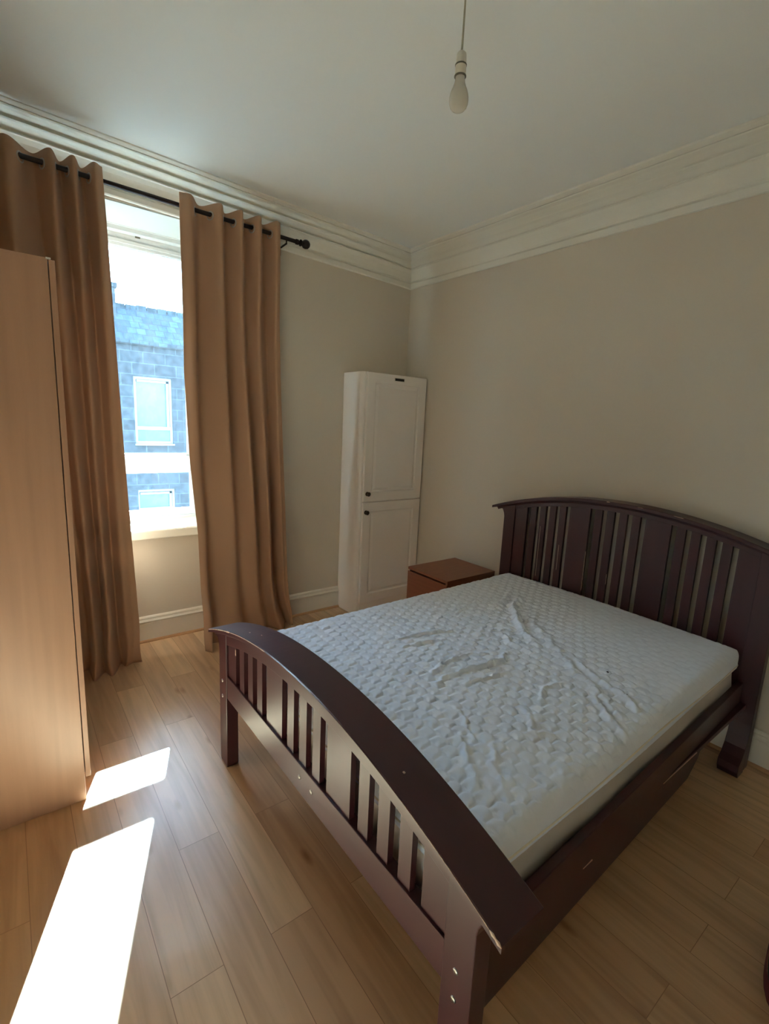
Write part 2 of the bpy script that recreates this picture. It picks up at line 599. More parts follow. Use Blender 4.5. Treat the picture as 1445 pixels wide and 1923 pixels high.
m.box(-1.3, 0.07, BY + 0.6, BY + 1.5, 4.0, 5.2)
m.box(-1.35, 0.12, BY + 0.55, BY + 1.55, 5.1, 5.22)
ch = m.build('chimney', M_STONE, bld)
for cx in (-1.0, -0.6, -0.2):
    MB().lathe([(0.13, 5.22), (0.11, 5.3), (0.10, 5.55), (0.12, 5.60), (0.08, 5.62)], (cx, BY + 1.05, 0)).build('chimney_pot', mat('clay_pot', (150, 110, 84), 0.9), ch, smooth=True)
for (wx0, wx1, wz0, wz1) in wins:
    m = MB()
    t_ = 0.075
    mid = wz0 + (0.47 if wz0 > 0 else 1.35)
    m.box(wx0, wx0 + t_, BY + 0.06, BY + 0.16, wz0, wz1)
    m.box(wx1 - t_, wx1, BY + 0.06, BY + 0.16, wz0, wz1)
    m.box(wx0 + t_, wx1 - t_, BY + 0.06, BY + 0.16, wz1 - t_, wz1)
    m.box(wx0 + t_, wx1 - t_, BY + 0.06, BY + 0.16, wz0, wz0 + t_)
    m.box(wx0 + t_, wx1 - t_, BY + 0.06, BY + 0.16, mid - 0.05, mid + 0.05)
    # opening casement, proud of the frame
    m.box(wx1 - t_ - 0.09, wx1 - t_ - 0.02, BY + 0.03, BY + 0.10, mid + 0.05, wz1 - t_ - 0.02)
    m.box(wx0 + t_ + 0.02, wx1 - t_ - 0.02, BY + 0.03, BY + 0.10, wz1 - t_ - 0.08, wz1 - t_ - 0.02)
    m.box(wx0 - 0.02, wx1 + 0.02, BY - 0.06, BY + 0.08, wz0 - 0.05, wz0)
    fr = m.build('window', M_FARF, bld)
    MB().box(wx0 + 0.05, wx1 - 0.05, BY + 0.10, BY + 0.12, wz0 + 0.05, wz1 - 0.05).build('pane', M_PANE, fr)

# ------------------------------------------------------------------ wardrobe
WY = -1.272
wr = root('wardrobe', (-2.90, -0.85, 0), 'tall plain beech wardrobe on the left edge, side panel facing the viewer', 'wardrobe')
TOPZ = 2.035
FX = -2.624
MB().box(-3.19, FX, WY, WY + 0.018, 0, TOPZ).build('side_panel', M_WARD, wr, bevel=0.001)
MB().box(-3.19, FX, -0.47, -0.452, 0, TOPZ).build('side_panel', M_WARD, wr, bevel=0.001)
MB().box(-3.19, FX, WY + 0.018, -0.47, TOPZ - 0.02, TOPZ).build('top_panel', M_WARD, wr)
MB().box(-3.19, -3.18, WY + 0.018, -0.47, 0.1, TOPZ - 0.02).build('back_panel', M_WARD, wr)
MB().box(-3.18, FX, WY + 0.018, -0.47, 0.09, 0.108).build('bottom_panel', M_WARD, wr)
MB().box(FX - 0.03, FX - 0.014, WY + 0.018, -0.47, 0, 0.09).build('plinth', M_WARD, wr)
ymid = (WY - 0.452) / 2
for (ya, yb, ky) in ((WY + 0.001, ymid - 0.0015, ymid - 0.05), (ymid + 0.0015, -0.453, ymid + 0.05)):
    dr = MB().box(FX + 0.003, FX + 0.021, ya, yb, 0.10, TOPZ - 0.004).build('door', M_WARD, wr, bevel=0.0015)
    MB().lathe([(0.006, 0), (0.006, 0.012), (0.014, 0.018), (0.014, 0.024), (0.0, 0.026)], (FX + 0.021, ky, 1.0), 'x', 16).build('knob', M_STEEL, dr, smooth=True)
MB().box(FX - 0.004, FX + 0.010, WY - 0.0015, WY + 0.004, TOPZ - 0.004, TOPZ + 0.002).build('corner_cap', M_WHITEP, wr)

# ------------------------------------------------------------------ curtains and rod
RY = -0.125
def rod_z(x):
    return 2.7435 - 0.0165 * (x + 2.28)
rd = root('curtain_rod', (-2.0, RY, 2.73), 'dark bronze curtain rod with ball finial spanning above the window', 'curtain rod')
MB().tube([(-2.95, RY, rod_z(-2.95)), (-1.115, RY, rod_z(-1.115))], 0.0125, 16).build('pole', M_ROD, rd, smooth=True)
for sx, ex in ((1, -1.115), (-1, -2.95)):
    z = rod_z(ex)
    MB().lathe([(0.0125, -0.02 * sx), (0.017, -0.016 * sx), (0.017, 0.0), (0.013, 0.004 * sx), (0.013, 0.012 * sx), (0.021, 0.016 * sx), (0.021, 0.022 * sx), (0.012, 0.028 * sx),
                (0.018, 0.034 * sx), (0.0265, 0.044 * sx), (0.030, 0.058 * sx), (0.0265, 0.073 * sx), (0.016, 0.084 * sx), (0.0, 0.088 * sx)], (ex, RY, z), 'x', 24).build('finial', M_ROD, rd, smooth=True)
for bx in (-2.88, -1.20):
    z = rod_z(bx)
    m = MB()
    m.tube([(bx, RY, z - 0.014), (bx, RY, z - 0.03), (bx, -0.05, z - 0.035), (bx, -0.004, z - 0.035)], 0.006, 8)
    m.box(bx - 0.016, bx + 0.016, -0.006, 0.002, z - 0.075, z - 0.02)
    m.build('bracket', M_ROD, rd)

def interp(tab, z):
    """tab sorted by z descending -> value"""
    if z >= tab[0][0]:
        return tab[0][1]
    for (z0, v0), (z1, v1) in zip(tab, tab[1:]):
        if z >= z1:
            t = (z - z1) / (z0 - z1)
            return v1 + (v0 - v1) * t
    return tab[-1][1]

def sst(x):
    x = min(1, max(0, x))
    return x * x * (3 - 2 * x)

def curtain(name, label, ext, eL, eR, top, bend, seed):
    """ext: list of (s, side) extremes across the width at the rod, side +1 = towards the room, -1 = towards the window"""
    NS, NZ = 240, 110
    rt = root(name, (0.5 * (eL[-1][1] + eR[-1][1]), RY, 0), label, 'curtain', 'curtains at the window')
    def wave(s, z, drift):
        # cosine between extremes
        s2 = s + drift * math.sin(2 * PI * s + seed) * (1 - sst(z / 2.4))
        s2 = min(1, max(0, s2))
        for (a, va), (b_, vb) in zip(ext, ext[1:]):
            if s2 <= b_:
                t = (s2 - a) / (b_ - a)
                return va + (vb - va) * (0.5 - 0.5 * math.cos(PI * t))
        return ext[-1][1]
    def P(s, z):
        xl, xr = interp(eL, z), interp(eR, z)
        x = xl + (xr - xl) * s
        wv = wave(s, z, 0.05)
        low = 1 - sst(z / 1.2)
        A = 0.051 + 0.012 * math.sin(3.1 * z + 5 * s + seed) * sst((2.6 - z) / 1.0) + 0.012 * low * math.sin(7 * s + seed * 2)
        y = RY - A * wv
        # lobes lean slightly sideways, giving rounded folds
        x += 0.012 * wv * math.sin(4 * s + seed) * sst((2.7 - z) / 0.6)
        kx, ky = bend(s, z)
        # crumple near the hem
        lo2 = sst((0.32 - z) / 0.32)
        y += ky - 0.018 * lo2 * math.sin(17 * s + 9 * z + seed)
        x += kx + 0.010 * lo2 * math.sin(23 * s - 14 * z + seed)
        zz = z
        if z > 2.6:    # top edge rises over the front lobes a touch
            zz = z + (z - 2.6) / 0.2 * 0.010 * (0.5 * wv)
        return (x, min(y, -0.035 if z < 2.6 else -0.07), max(0.004, zz))
    rows = []
    for j in range(NZ + 1):
        t = j / NZ
        z = top * (1 - t ** 0.9)
        rows.append([P(i / NS, z) for i in range(NS + 1)])
    m = MB()
    m.strip(rows)
    o = m.build('panel', M_CURT, rt, smooth=True)
    so_ = o.modifiers.new('thickness', 'SOLIDIFY')
    so_.thickness = 0.0022
    so_.offset = 0
    # eyelets where the cloth crosses the rod
    for (a, va), (b_, vb) in zip(ext, ext[1:]):
        if va * vb > 0:
            continue
        s_ = (a + b_) / 2
        x = interp(eL, 2.74) + (interp(eR, 2.74) - interp(eL, 2.74)) * s_
        p0, p1 = Vector(P(s_ - 0.01, 2.74)), Vector(P(s_ + 0.01, 2.74))
        tdir = (p1 - p0)
        tdir.z = 0
        nrm = Vector((tdir.y, -tdir.x, 0))
        if nrm.length < 1e-6:
            nrm = Vector((1, 0, 0))
        c = (p0 + p1) / 2
        MB().torus((c.x, c.y, rod_z(c.x) - 0.006), 0.0225, 0.0042, nrm).build('eyelet', M_RING, rt, smooth=True)
    return rt

def bend_r(s, z):
    k = sst((0.45 - z) / 0.45)
    g = math.exp(-((s - 0.16) / 0.16) ** 2)
    g2 = math.exp(-((s - 0.85) / 0.15) ** 2)
    return (-0.05 * k * g * sst((0.25 - z) / 0.25) + 0.03 * k * g2, -0.10 * k * g - 0.02 * k)
def bend_l(s, z):
    k = sst((0.40 - z) / 0.40)
    g = math.exp(-((s - 0.70) / 0.16) ** 2)
    return (-0.02 * k * g, -0.09 * k * g - 0.03 * k)
extR = [(0.0, 0.75), (0.085, 1.0), (0.225, -1.0), (0.375, 1.0), (0.475, -1.0), (0.58, 1.0), (0.67, -1.0), (0.77, 1.0), (0.87, -1.0), (0.96, 1.0), (1.0, 0.8)]
curtain('curtain', 'mustard tan eyelet curtain right of the window gap, hem crumpled behind the bed foot', extR,
        [(2.8, -1.890), (1.8, -1.896), (1.24, -1.872), (0.79, -1.838), (0.41, -1.832), (0.0, -1.82)],
        [(2.8, -1.265), (2.2, -1.257), (1.5, -1.228), (0.72, -1.200), (0.18, -1.175), (0.0, -1.13)], 2.79, bend_r, 0.7)
extL = [(0.0, -0.5), (0.13, 1.0), (0.27, -1.0), (0.385, 1.0), (0.55, -1.0), (0.655, 1.0), (0.725, -1.0), (0.80, 1.0), (0.87, -1.0), (0.945, 1.0), (1.0, 0.5)]
curtain('curtain', 'tan brown eyelet curtain left of the window gap, hanging beside the wardrobe', extL,
        [(2.8, -2.93), (0.0, -2.86)],
        [(2.8, -2.272), (2.59, -2.265), (2.05, -2.253), (1.46, -2.237), (0.83, -2.218), (0.30, -2.200), (0.0, -2.20)], 2.80, bend_l, 2.3)

# ------------------------------------------------------------------ cabinet
cb = root('cabinet', (-0.32, -0.14, 0), 'tall narrow white cupboard with two panelled doors standing in the corner', 'cabinet')
CXL, CXR, CYF, CZ = -0.638, -0.010, -0.262, 1.925
m = MB()
# carcass, its front left corner rounded off
pr = [(CXR, -0.003), (CXL, -0.003), (CXL, CYF + 0.05)] + [(CXL + 0.022 * (1 - math.cos(a)), CYF + 0.05 - 0.05 * math.sin(a)) for a in (PI / 8, PI / 4, 3 * PI / 8, PI / 2)] + [(CXR, CYF)]
m.prism(pr, lambda p: (p[0], p[1], 0.0), lambda p: (p[0], p[1], CZ))
m.build('body', M_CAB, cb, bevel=0.0015)
def cab_door(z0, z1, kx, kz, slot=False):
    x0, x1 = CXL + 0.034, CXR - 0.002
    yf = CYF - 0.020
    m = MB()
    fr = 0.072
    # frame ring sloping into a raised field: nested rectangles (inset, y)
    prof = [(0.0, CYF - 0.001), (0.0, yf + 0.003), (0.003, yf), (fr, yf), (fr + 0.006, yf + 0.006), (fr + 0.014, yf + 0.0075), (fr + 0.034, yf + 0.001), (fr + 0.040, yf + 0.001)]
    rows = []
    for ins, y in prof:
        rows.append([(x0 + ins, y, z0 + ins), (x1 - ins, y, z0 + ins), (x1 - ins, y, z1 - ins), (x0 + ins, y, z1 - ins)])
    R = m.strip(rows, closed=True)
    m.bm.faces.new(R[-1])
    m.bm.faces.new(R[0])
    o = m.build('door', M_CAB, cb)
    MB().lathe([(0.017, 0), (0.017, -0.003), (0.007, -0.006), (0.007, -0.014), (0.015, -0.018), (0.0175, -0.024), (0.013, -0.029), (0.006, -0.031), (0, -0.031)], (kx, yf, kz), 'y', 20).build('knob', M_KNOB, o, smooth=True)
    if slot:
        MB().box(-0.345, -0.255, yf - 0.0025, yf + 0.002, z1 - 0.045, z1 - 0.026).build('nameplate', M_BLACK, o)
        MB().box(-0.350, -0.250, yf - 0.0015, yf + 0.002, z1 - 0.050, z1 - 0.021).build('plate_frame', M_WHITEP, o)
    return o
DM = 0.935
cab_door(DM + 0.004, CZ - 0.002, CXL + 0.068, 1.000, True)
cab_door(0.10, DM - 0.004, CXL + 0.062, 0.853)
MB().box(CXL + 0.04, CXR - 0.01, CYF - 0.004, CYF + 0.002, 0, 0.095).build('plinth', M_CAB, cb)

# ------------------------------------------------------------------ nightstand
ns = root('nightstand', (-0.28, -0.96, 0), 'low reddish brown bedside chest with a drawer, between cupboard and headboard', 'nightstand')
nx0, nx1, ny0, ny1, nz = -0.525, -0.045, -1.168, -0.768, 0.537
m = MB()
m.box(nx0, nx1, ny0, ny0 + 0.016, 0, nz - 0.018)
m.box(nx0, nx1, ny1 - 0.016, ny1, 0, nz - 0.018)
m.box(nx1 - 0.01, nx1, ny0 + 0.016, ny1 - 0.016, 0, nz - 0.018)
m.box(nx0 + 0.01, nx1 - 0.01, ny0 + 0.016, ny1 - 0.016, 0.03, 0.045)
m.build('carcass', M_NS, ns)
MB().box(nx0 - 0.002, nx1, ny0 - 0.001, ny1 + 0.001, nz - 0.018, nz).build('top', M_NS, ns, bevel=0.0015)
for z0, z1 in ((0.04, 0.262), (0.268, nz - 0.030)):
    MB().box(nx0 - 0.004, nx0 + 0.014, ny0 + 0.001, ny1 - 0.001, z0, z1).build('drawer', M_NSD, ns, bevel=0.001)
MB().box(nx0 - 0.003, nx0 + 0.006, ny1 - 0.018, ny1 + 0.0005, nz - 0.029, nz - 0.019).build('corner_chip', M_CHIP_LIT, ns)

# ------------------------------------------------------------------ bed
bed = root('bed_frame', (-1.10, -2.06, 0), 'dark mahogany slatted double bed frame with arched head and foot boards', 'bed')

def board(kind, xf, yc, sgn, hw, tip, ctop, drop, slot_drop, zrail0, zrail1, gaps, sw, wide, endslat, zleg, capx):
    """One end of the bed. xf = x of the face away from the mattress side we look at, sgn = +1: thickness grows towards +x."""
    T = 0.052
    pw = 0.085
    cap_top = lambda v: ctop - drop * (abs(v) / tip) ** 2.1
    slot_top = lambda v: cap_top(v) - slot_drop
    Y = lambda v: yc - v
    X = lambda a: xf + sgn * a
    bo = bpy.data.objects.new(kind, None)
    # the board's own mesh: crest, lower rail, in one framed panel
    m = MB()
    n = 48
    for a, b_, (xa, xb) in ((-hw + 0.02, hw - 0.02, (0.004, 0.040)),):
        top = [(a + (b_ - a) * i / n) for i in range(n + 1)]
        poly = [(v, cap_top(v) - 0.016) for v in top] + [(v, slot_top(v)) for v in reversed(top)]
        # build as strip to keep faces sane
        rows = []
        for v in top:
            zt, zb = cap_top(v) - 0.016, slot_top(v)
            rows.append([(X(xa), Y(v), zb), (X(xa), Y(v), zt), (X(xb), Y(v), zt), (X(xb), Y(v), zb)])
        R = m.strip(rows, closed=True)
        m.bm.faces.new(R[0])
        m.bm.faces.new(R[-1])
    x0_, x1_ = sorted((X(0.003), X(0.040)))
    m.box(x0_, x1_, Y(hw - pw), Y(-hw + pw), zrail0, zrail1)
    bo = m.build(kind, M_MAHOG, bed, bevel=0.002)
    # moulding under the cap
    m = MB()
    rows = []
    for i in range(n + 1):
        v = -tip + 0.03 + (2 * tip - 0.06) * i / n
        z = cap_top(v) - 0.016
        rows.append([(X(0.006), Y(v), z), (X(-0.008), Y(v), z), (X(-0.007), Y(v), z - 0.006), (X(-0.001), Y(v), z - 0.012), (X(0.002), Y(v), z - 0.020), (X(0.006), Y(v), z - 0.020)])
    R = m.strip(rows, closed=True)
    m.bm.faces.new(R[0])
    m.bm.faces.new(R[-1])
    m.build('crest_moulding', M_MAHOG, bo)
    # cap
    m = MB()
    rows = []
    ca, cb_ = capx
    for i in range(n + 1):
        v = -tip + 2 * tip * i / n
        z = cap_top(v)
        rows.append([(ca, Y(v), z - 0.016), (ca, Y(v), z - 0.003), (ca + 0.003, Y(v), z), (cb_ - 0.003, Y(v), z), (cb_, Y(v), z - 0.003), (cb_, Y(v), z - 0.016)])
    R = m.strip(rows, closed=True)
    m.bm.faces.new(R[0])
    m.bm.faces.new(R[-1])
    cap = m.build('cap_rail', M_MAHOG, bo)
    # posts with flared shoulders
    for sd in (-1, 1):
        zs = cap_top(hw) - 0.02
        pts = [(hw, 0.012), (hw, zs - 0.075), (hw + 0.004, zs - 0.055), (hw + 0.014, zs - 0.032), (hw + 0.034, zs - 0.012), (hw + 0.052, zs - 0.004), (hw + 0.054, cap_top(hw + 0.054) - 0.017)]
        pts += [(v, cap_top(v) - 0.017) for v in (hw + 0.03, hw, hw - pw * 0.5, hw - pw)]
        pts += [(hw - pw, 0.012), (hw - pw + 0.006, 0.0), (hw - 0.006, 0.0)]
        m = MB()
        if kind == 'headboard':
            # the leg is splayed forward at the foot
            m.prism([p for p in pts], lambda p: (X(0.0), Y(sd * p[0]), p[1]), lambda p: (X(T), Y(sd * p[0]), p[1]))
            prof = [(0, 0.30), (-0.004, 0.24), (-0.012, 0.18), (-0.028, 0.13), (-0.055, 0.09), (-0.085, 0.065), (-0.085, 0.03), (-0.07, 0.0), (0, 0.0)]
            m.prism(prof, lambda p: (X(p[0]), Y(sd * (hw - pw)), p[1]), lambda p: (X(p[0]), Y(sd * hw), p[1]))
        else:
            m.prism(pts, lambda p: (X(0.0), Y(sd * p[0]), p[1]), lambda p: (X(T), Y(sd * p[0]), p[1]))
        m.build('leg', M_MAHOG_V, bo, bevel=0.003)
    # slats
    def slat(v0, v1, nm):
        m = MB()
        rows = []
        k = 6
        for i in range(k + 1):
            v = v0 + (v1 - v0) * i / k
            zt = slot_top(v) + 0.01
            rows.append([(X(0.011), Y(v), zrail1 - 0.005), (X(0.011), Y(v), zt), (X(0.029), Y(v), zt), (X(0.029), Y(v), zrail1 - 0.005)])
        R = m.strip(rows, closed=True)
        m.bm.faces.new(R[0])
        m.bm.faces.new(R[-1])
        m.build(nm, M_MAHOG_V, bo)
    g = (2 * wide[0] - (gaps - 1) * sw) / gaps      # gap width in the middle group
    spans = [(-wide[0], wide[0]), (wide[1], endslat), (-endslat, -wide[1])]
    for a, b_ in spans:
        gg = ((b_ - a) - (gaps - 1) * sw) / gaps
        for i in range(gaps - 1):
            s0 = a + gg * (i + 1) + sw * i
            slat(s0, s0 + sw, 'slat')
    for sd in (-1, 1):
        a, b_ = sorted((sd * wide[0], sd * wide[1]))
        slat(a, b_, 'wide_slat')
        a, b_ = sorted((sd * endslat, sd * (hw - pw)))
        slat(a, b_, 'end_slat')
    return bo, cap, cap_top

FXF, FYC = -2.098, -2.080
fb, fcap, fct = board('footboard', FXF, FYC, 1, 0.752, 0.826, 0.765, 0.155, 0.078, 0.340, 0.445, 4, 0.046, (0.150, 0.276), 0.580, 0, (-2.120, -1.987))
HXF, HYC = -0.123, -2.028
hb, hcap, hct = board('headboard', HXF, HYC, 1, 0.762, 0.850, 1.180, 0.150, 0.058, 0.26, 0.40, 5, 0.042, (0.157, 0.285), 0.588, 0, (-0.150, -0.032))

def bolt(x, y, z, par, n='bolt'):
    MB().lathe([(0.0075, 0.001), (0.0075, -0.0015), (0.006, -0.003), (0.0, -0.0032)], (x, y, z), 'x', 14).build(n, M_STEEL, par, smooth=True)
for y, z in ((-2.078, 0.40), (-2.155, 0.398), (-2.788, 0.408), (-2.788, 0.334), (-1.366, 0.405), (-1.366, 0.332)):
    bolt(FXF + (0.003 if -2.7 < y < -1.5 else 0), y, z, fb)
# chips of bare wood and a painted highlight along the foot cap's front edge
rng = random.Random(7)
def worn_lit_edge(xe, yc_, f_, v0, v1, r0, r1, par, nm='worn_lit_edge'):
    """a thin irregular strip of bare wood along the front top edge of a cap"""
    n = max(4, int((v1 - v0) / 0.008))
    rr_ = [rng.uniform(r0, r1) for _ in range(n + 1)]
    rr_[0] = rr_[-1] = r0 * 0.4
    MB().tube([(xe, yc_ - (v0 + (v1 - v0) * i / n), f_(v0 + (v1 - v0) * i / n) - 0.003) for i in range(n + 1)], lambda t: rr_[min(n, int(t * n + 0.5))], 6).build(nm, M_CHIP_LIT, par)
for v0, v1, r0, r1 in ((-0.826, -0.60, 0.0008, 0.0022), (-0.60, -0.56, 0.002, 0.0042), (-0.56, -0.22, 0.0006, 0.0014), (0.52, 0.80, 0.0004, 0.0010), (0.796, 0.826, 0.002, 0.0042)):
    worn_lit_edge(-2.1196, FYC, fct, v0, v1, r0, r1, fcap)
def mark(x, v, dx, dv):
    mm = MB()
    mm.box(x, x + dx, FYC - v - dv, FYC - v, fct(v) - 0.002, fct(v) + 0.0012)
    mm.build('scratch', M_CHIP_LIT, fcap)
mark(-2.058, -0.395, 0.003, 0.05)
mark(-2.075, -0.47, 0.005, 0.010)
mark(-2.07, 0.47, 0.005, 0.006)
mm = MB()
mm.box(FXF + 0.0103, FXF + 0.013, -1.500, -1.494, 0.575, 0.600)
mm.build('scratch', M_CHIP_LIT, fb)
# worn edges on the head slats
for v, z0, z1 in ((-0.478, 0.62, 0.95), (-0.335, 0.70, 0.86), (-0.157, 0.62, 0.86), (-0.015, 0.70, 0.76)):
    MB().box(HXF + 0.0104, HXF + 0.013, HYC - v - 0.0009, HYC - v + 0.0009, z0, z1).build('scratch', M_CHIP_LIT, hb)
for v, l_ in ((-0.05, 0.02), (0.12, 0.03), (0.30, 0.05)):
    worn_lit_edge(-0.1496, HYC, hct, v, v + l_, 0.001, 0.0028, hcap)

# side rails, running slightly askew between the two boards
def rail(y_head, y_foot, th, nm='side_rail'):
    m = MB()
    def sh(x, y, z):
        t = (x - (FXF + 0.05)) / ((HXF) - (FXF + 0.05))
        return (x, y + (y_foot + (y_head - y_foot) * t), z)
    a, b_ = FXF + 0.05, HXF + 0.002
    n = 12
    for i in range(n):
        pass
    m.box(a, b_, 0, th, 0.325, 0.432, sh)
    return m.build(nm, M_MAHOG, bed, bevel=0.003)
nr = rail(-2.728, -2.792, 0.026)
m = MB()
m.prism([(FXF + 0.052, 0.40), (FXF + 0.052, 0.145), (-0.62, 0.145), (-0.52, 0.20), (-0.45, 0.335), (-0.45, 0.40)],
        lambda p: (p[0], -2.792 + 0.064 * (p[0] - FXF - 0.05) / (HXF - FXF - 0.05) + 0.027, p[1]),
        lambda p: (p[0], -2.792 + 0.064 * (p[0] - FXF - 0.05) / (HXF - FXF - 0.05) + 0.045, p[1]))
m.build('added_shade_board', M_MAHOG, bed, bevel=0.002)  # board added to give the dark shade band below the near rail
fr_ = rail(-1.345, -1.385, 0.026)
for i, (x, l_) in enumerate(((-1.56, 0.05), (-1.0, 0.30))):
    m = MB()
    t = (x - (FXF + 0.05)) / (HXF - FXF - 0.05)
    t2 = (x + l_ - (FXF + 0.05)) / (HXF - FXF - 0.05)
    y, y2 = -2.792 + 0.064 * t, -2.792 + 0.064 * t2
    m.box(x, x + l_, min(y, y2) - 0.0008, max(y, y2) + 0.0002, 0.3256, 0.3275)
    m.build('scratch', M_CHIP_LIT, nr)
MB().box(FXF + 0.06, HXF - 0.005, -2.755, -1.375, 0.315, 0.335).build('slat_base', M_MAHOG_V, bed)

# ------------------------------------------------------------------ mattress
MX0, MX1 = -2.040, -0.128
MYC_H, MYC_F, MW = -2.022, -2.068, 1.372
def myc(x):
    return MYC_F + (MYC_H - MYC_F) * (x - MX0) / (MX1 - MX0)
MZ = 0.592
mt = root('mattress', (-1.08, -2.05, 0.335), 'white double mattress in a rumpled quilted cover lying on the dark bed frame', 'mattress')
# inner body / smooth sides
hx, hy, rc = (MX1 - MX0) / 2 - 0.008, MW / 2 - 0.008, 0.07
ring = []
for cx, cy, a0_ in ((hx - rc, hy - rc, 0), (-hx + rc, hy - rc, PI / 2), (-hx + rc, -hy + rc, PI), (hx - rc, -hy + rc, 3 * PI / 2)):
    for k in range(9):
        a = a0_ + PI / 2 * k / 8
        ring.append((cx + rc * math.cos(a), cy + rc * math.sin(a), math.cos(a), math.sin(a)))
# subdivide long sides
r2 = []
for i in range(len(ring)):
    a, b_ = ring[i], ring[(i + 1) % len(ring)]
    L_ = math.hypot(a[0] - b_[0], a[1] - b_[1])
    n = max(1, int(L_ / 0.03))
    for k in range(n):
        t = k / n
        r2.append(tuple(a[q] + (b_[q] - a[q]) * t for q in range(4)))
m = MB()
rows = []
mxc = (MX0 + MX1) / 2
for ins, z in ((0.10, 0.336), (0.04, 0.336), (0.022, 0.341), (0.010, 0.355), (0.003, 0.385), (0.0, 0.43), (0.0, 0.47), (0.002, 0.51), (0.004, 0.545), (0.02, 0.56), (0.1, 0.563)):
    row = []
    for (px, py, nx_, ny_) in r2:
        w_ = 0.004 * math.sin(px * 11 + z * 20) + 0.003 * math.sin(py * 13 - z * 31)
        x = mxc + px - nx_ * (ins + w_)
        row.append((x, myc(x) + py - ny_ * (ins + w_), z))
    rows.append(row)
R = m.strip(rows, closed=True)
m.bm.faces.new(R[0])
m.bm.faces.new(R[-1])
m.build('mattress_body', M_SKIRT, mt, smooth=True)

# quilted cover: fine grid folded over the edges
SKX, SKY_ = 0.085, 0.085
step = 0.0042
NA = int((MX1 - MX0 + 2 * SKX - 0.06) / step)
NB = int((MW + 2 * SKY_ - 0.06) / step)
a = np.linspace(-(MX1 - MX0) / 2 - SKX + 0.03, (MX1 - MX0) / 2 + SKX - 0.03, NA)
b = np.linspace(-MW / 2 - SKY_ + 0.03, MW / 2 + SKY_ - 0.03, NB)
def fold(u, half, r_):
    s_ = np.sign(u)
    t = np.abs(u) - (half - r_)
    pos = np.where(t <= 0, np.abs(u), np.where(t < r_ * PI / 2, half - r_ + r_ * np.sin(np.clip(t, 0, r_ * PI / 2) / r_), half))
    drop = np.where(t <= 0, 0, np.where(t < r_ * PI / 2, r_ * (1 - np.cos(np.clip(t, 0, r_ * PI / 2) / r_)), r_ + t - r_ * PI / 2))
    return s_ * pos, drop
fx_, dx_ = fold(a, (MX1 - MX0) / 2, 0.045)
fy_, dy_ = fold(b, MW / 2, 0.045)
AX, BY_ = np.meshgrid(fx_, fy_, indexing='ij')
DX, DY = np.meshgrid(dx_, dy_, indexing='ij')
AU, BU = np.meshgrid(a, b, indexing='ij')
D = np.maximum(DX, DY) + 0.35 * np.minimum(DX, DY)
# rounded plan corners
cxr = 0.07
ex = np.clip(np.abs(AX) - ((MX1 - MX0) / 2 - cxr), 0, None)
ey = np.clip(np.abs(BY_) - (MW / 2 - cxr), 0, None)
rr = np.hypot(ex, ey)
sc = np.where(rr > cxr, cxr / np.maximum(rr, 1e-6), 1)
AX = np.where((ex > 0) & (ey > 0), np.sign(AX) * ((MX1 - MX0) / 2 - cxr + ex * sc), AX)
BY_ = np.where((ex > 0) & (ey > 0), np.sign(BY_) * (MW / 2 - cxr + ey * sc), BY_)
X_ = mxc + AX
Yc = MYC_F + (MYC_H - MYC_F) * (X_ - MX0) / (MX1 - MX0)
Y_ = Yc + BY_
# value noise
def vnoise(x, y, sc_, seed):
    rg = np.random.RandomState(seed)
    G = rg.rand(64, 64)
    u, v = x * sc_ + 31.3, y * sc_ + 17.7
    iu, iv = np.floor(u).astype(int), np.floor(v).astype(int)
    fu, fv = u - iu, v - iv
    fu, fv = fu * fu * (3 - 2 * fu), fv * fv * (3 - 2 * fv)
    g = lambda i, j: G[i % 64, j % 64]
    return (g(iu, iv) * (1 - fu) + g(iu + 1, iv) * fu) * (1 - fv) + (g(iu, iv + 1) * (1 - fu) + g(iu + 1, iv + 1) * fu) * fv - 0.5
# quilting: rows of scalloped cells, each row offset by half a cell
wx = AU + 0.010 * vnoise(AU, BU, 14, 1) + 0.012 * vnoise(AU, BU, 5, 2)
wy = BU + 0.010 * vnoise(AU, BU, 14, 3) + 0.012 * vnoise(AU, BU, 5, 4)
ca_, cb2 = 0.046, 0.052
row = np.floor(wx / ca_)
fr1 = wx / ca_ - row
off = np.where(row % 2 == 0, 0.0, 0.5)
ph = wy / cb2 + off
wob = 0.13 * np.cos(2 * PI * ph)              # scallop of the long seams
fr1 = (wx / ca_ + wob)
row = np.floor(fr1)
off = np.where(row % 2 == 0, 0.0, 0.5)
ph = wy / cb2 + off
f1 = fr1 - row
f2 = ph - np.floor(ph)
e1 = np.minimum(f1, 1 - f1) * 2
e2 = np.minimum(f2, 1 - f2) * 2
sm = lambda t: np.clip(t, 0, 1) ** 0.5
puff = np.clip(e1 * 2.0, 0, 1) ** 0.45 * np.clip(e2 * 2.4, 0, 1) ** 0.45
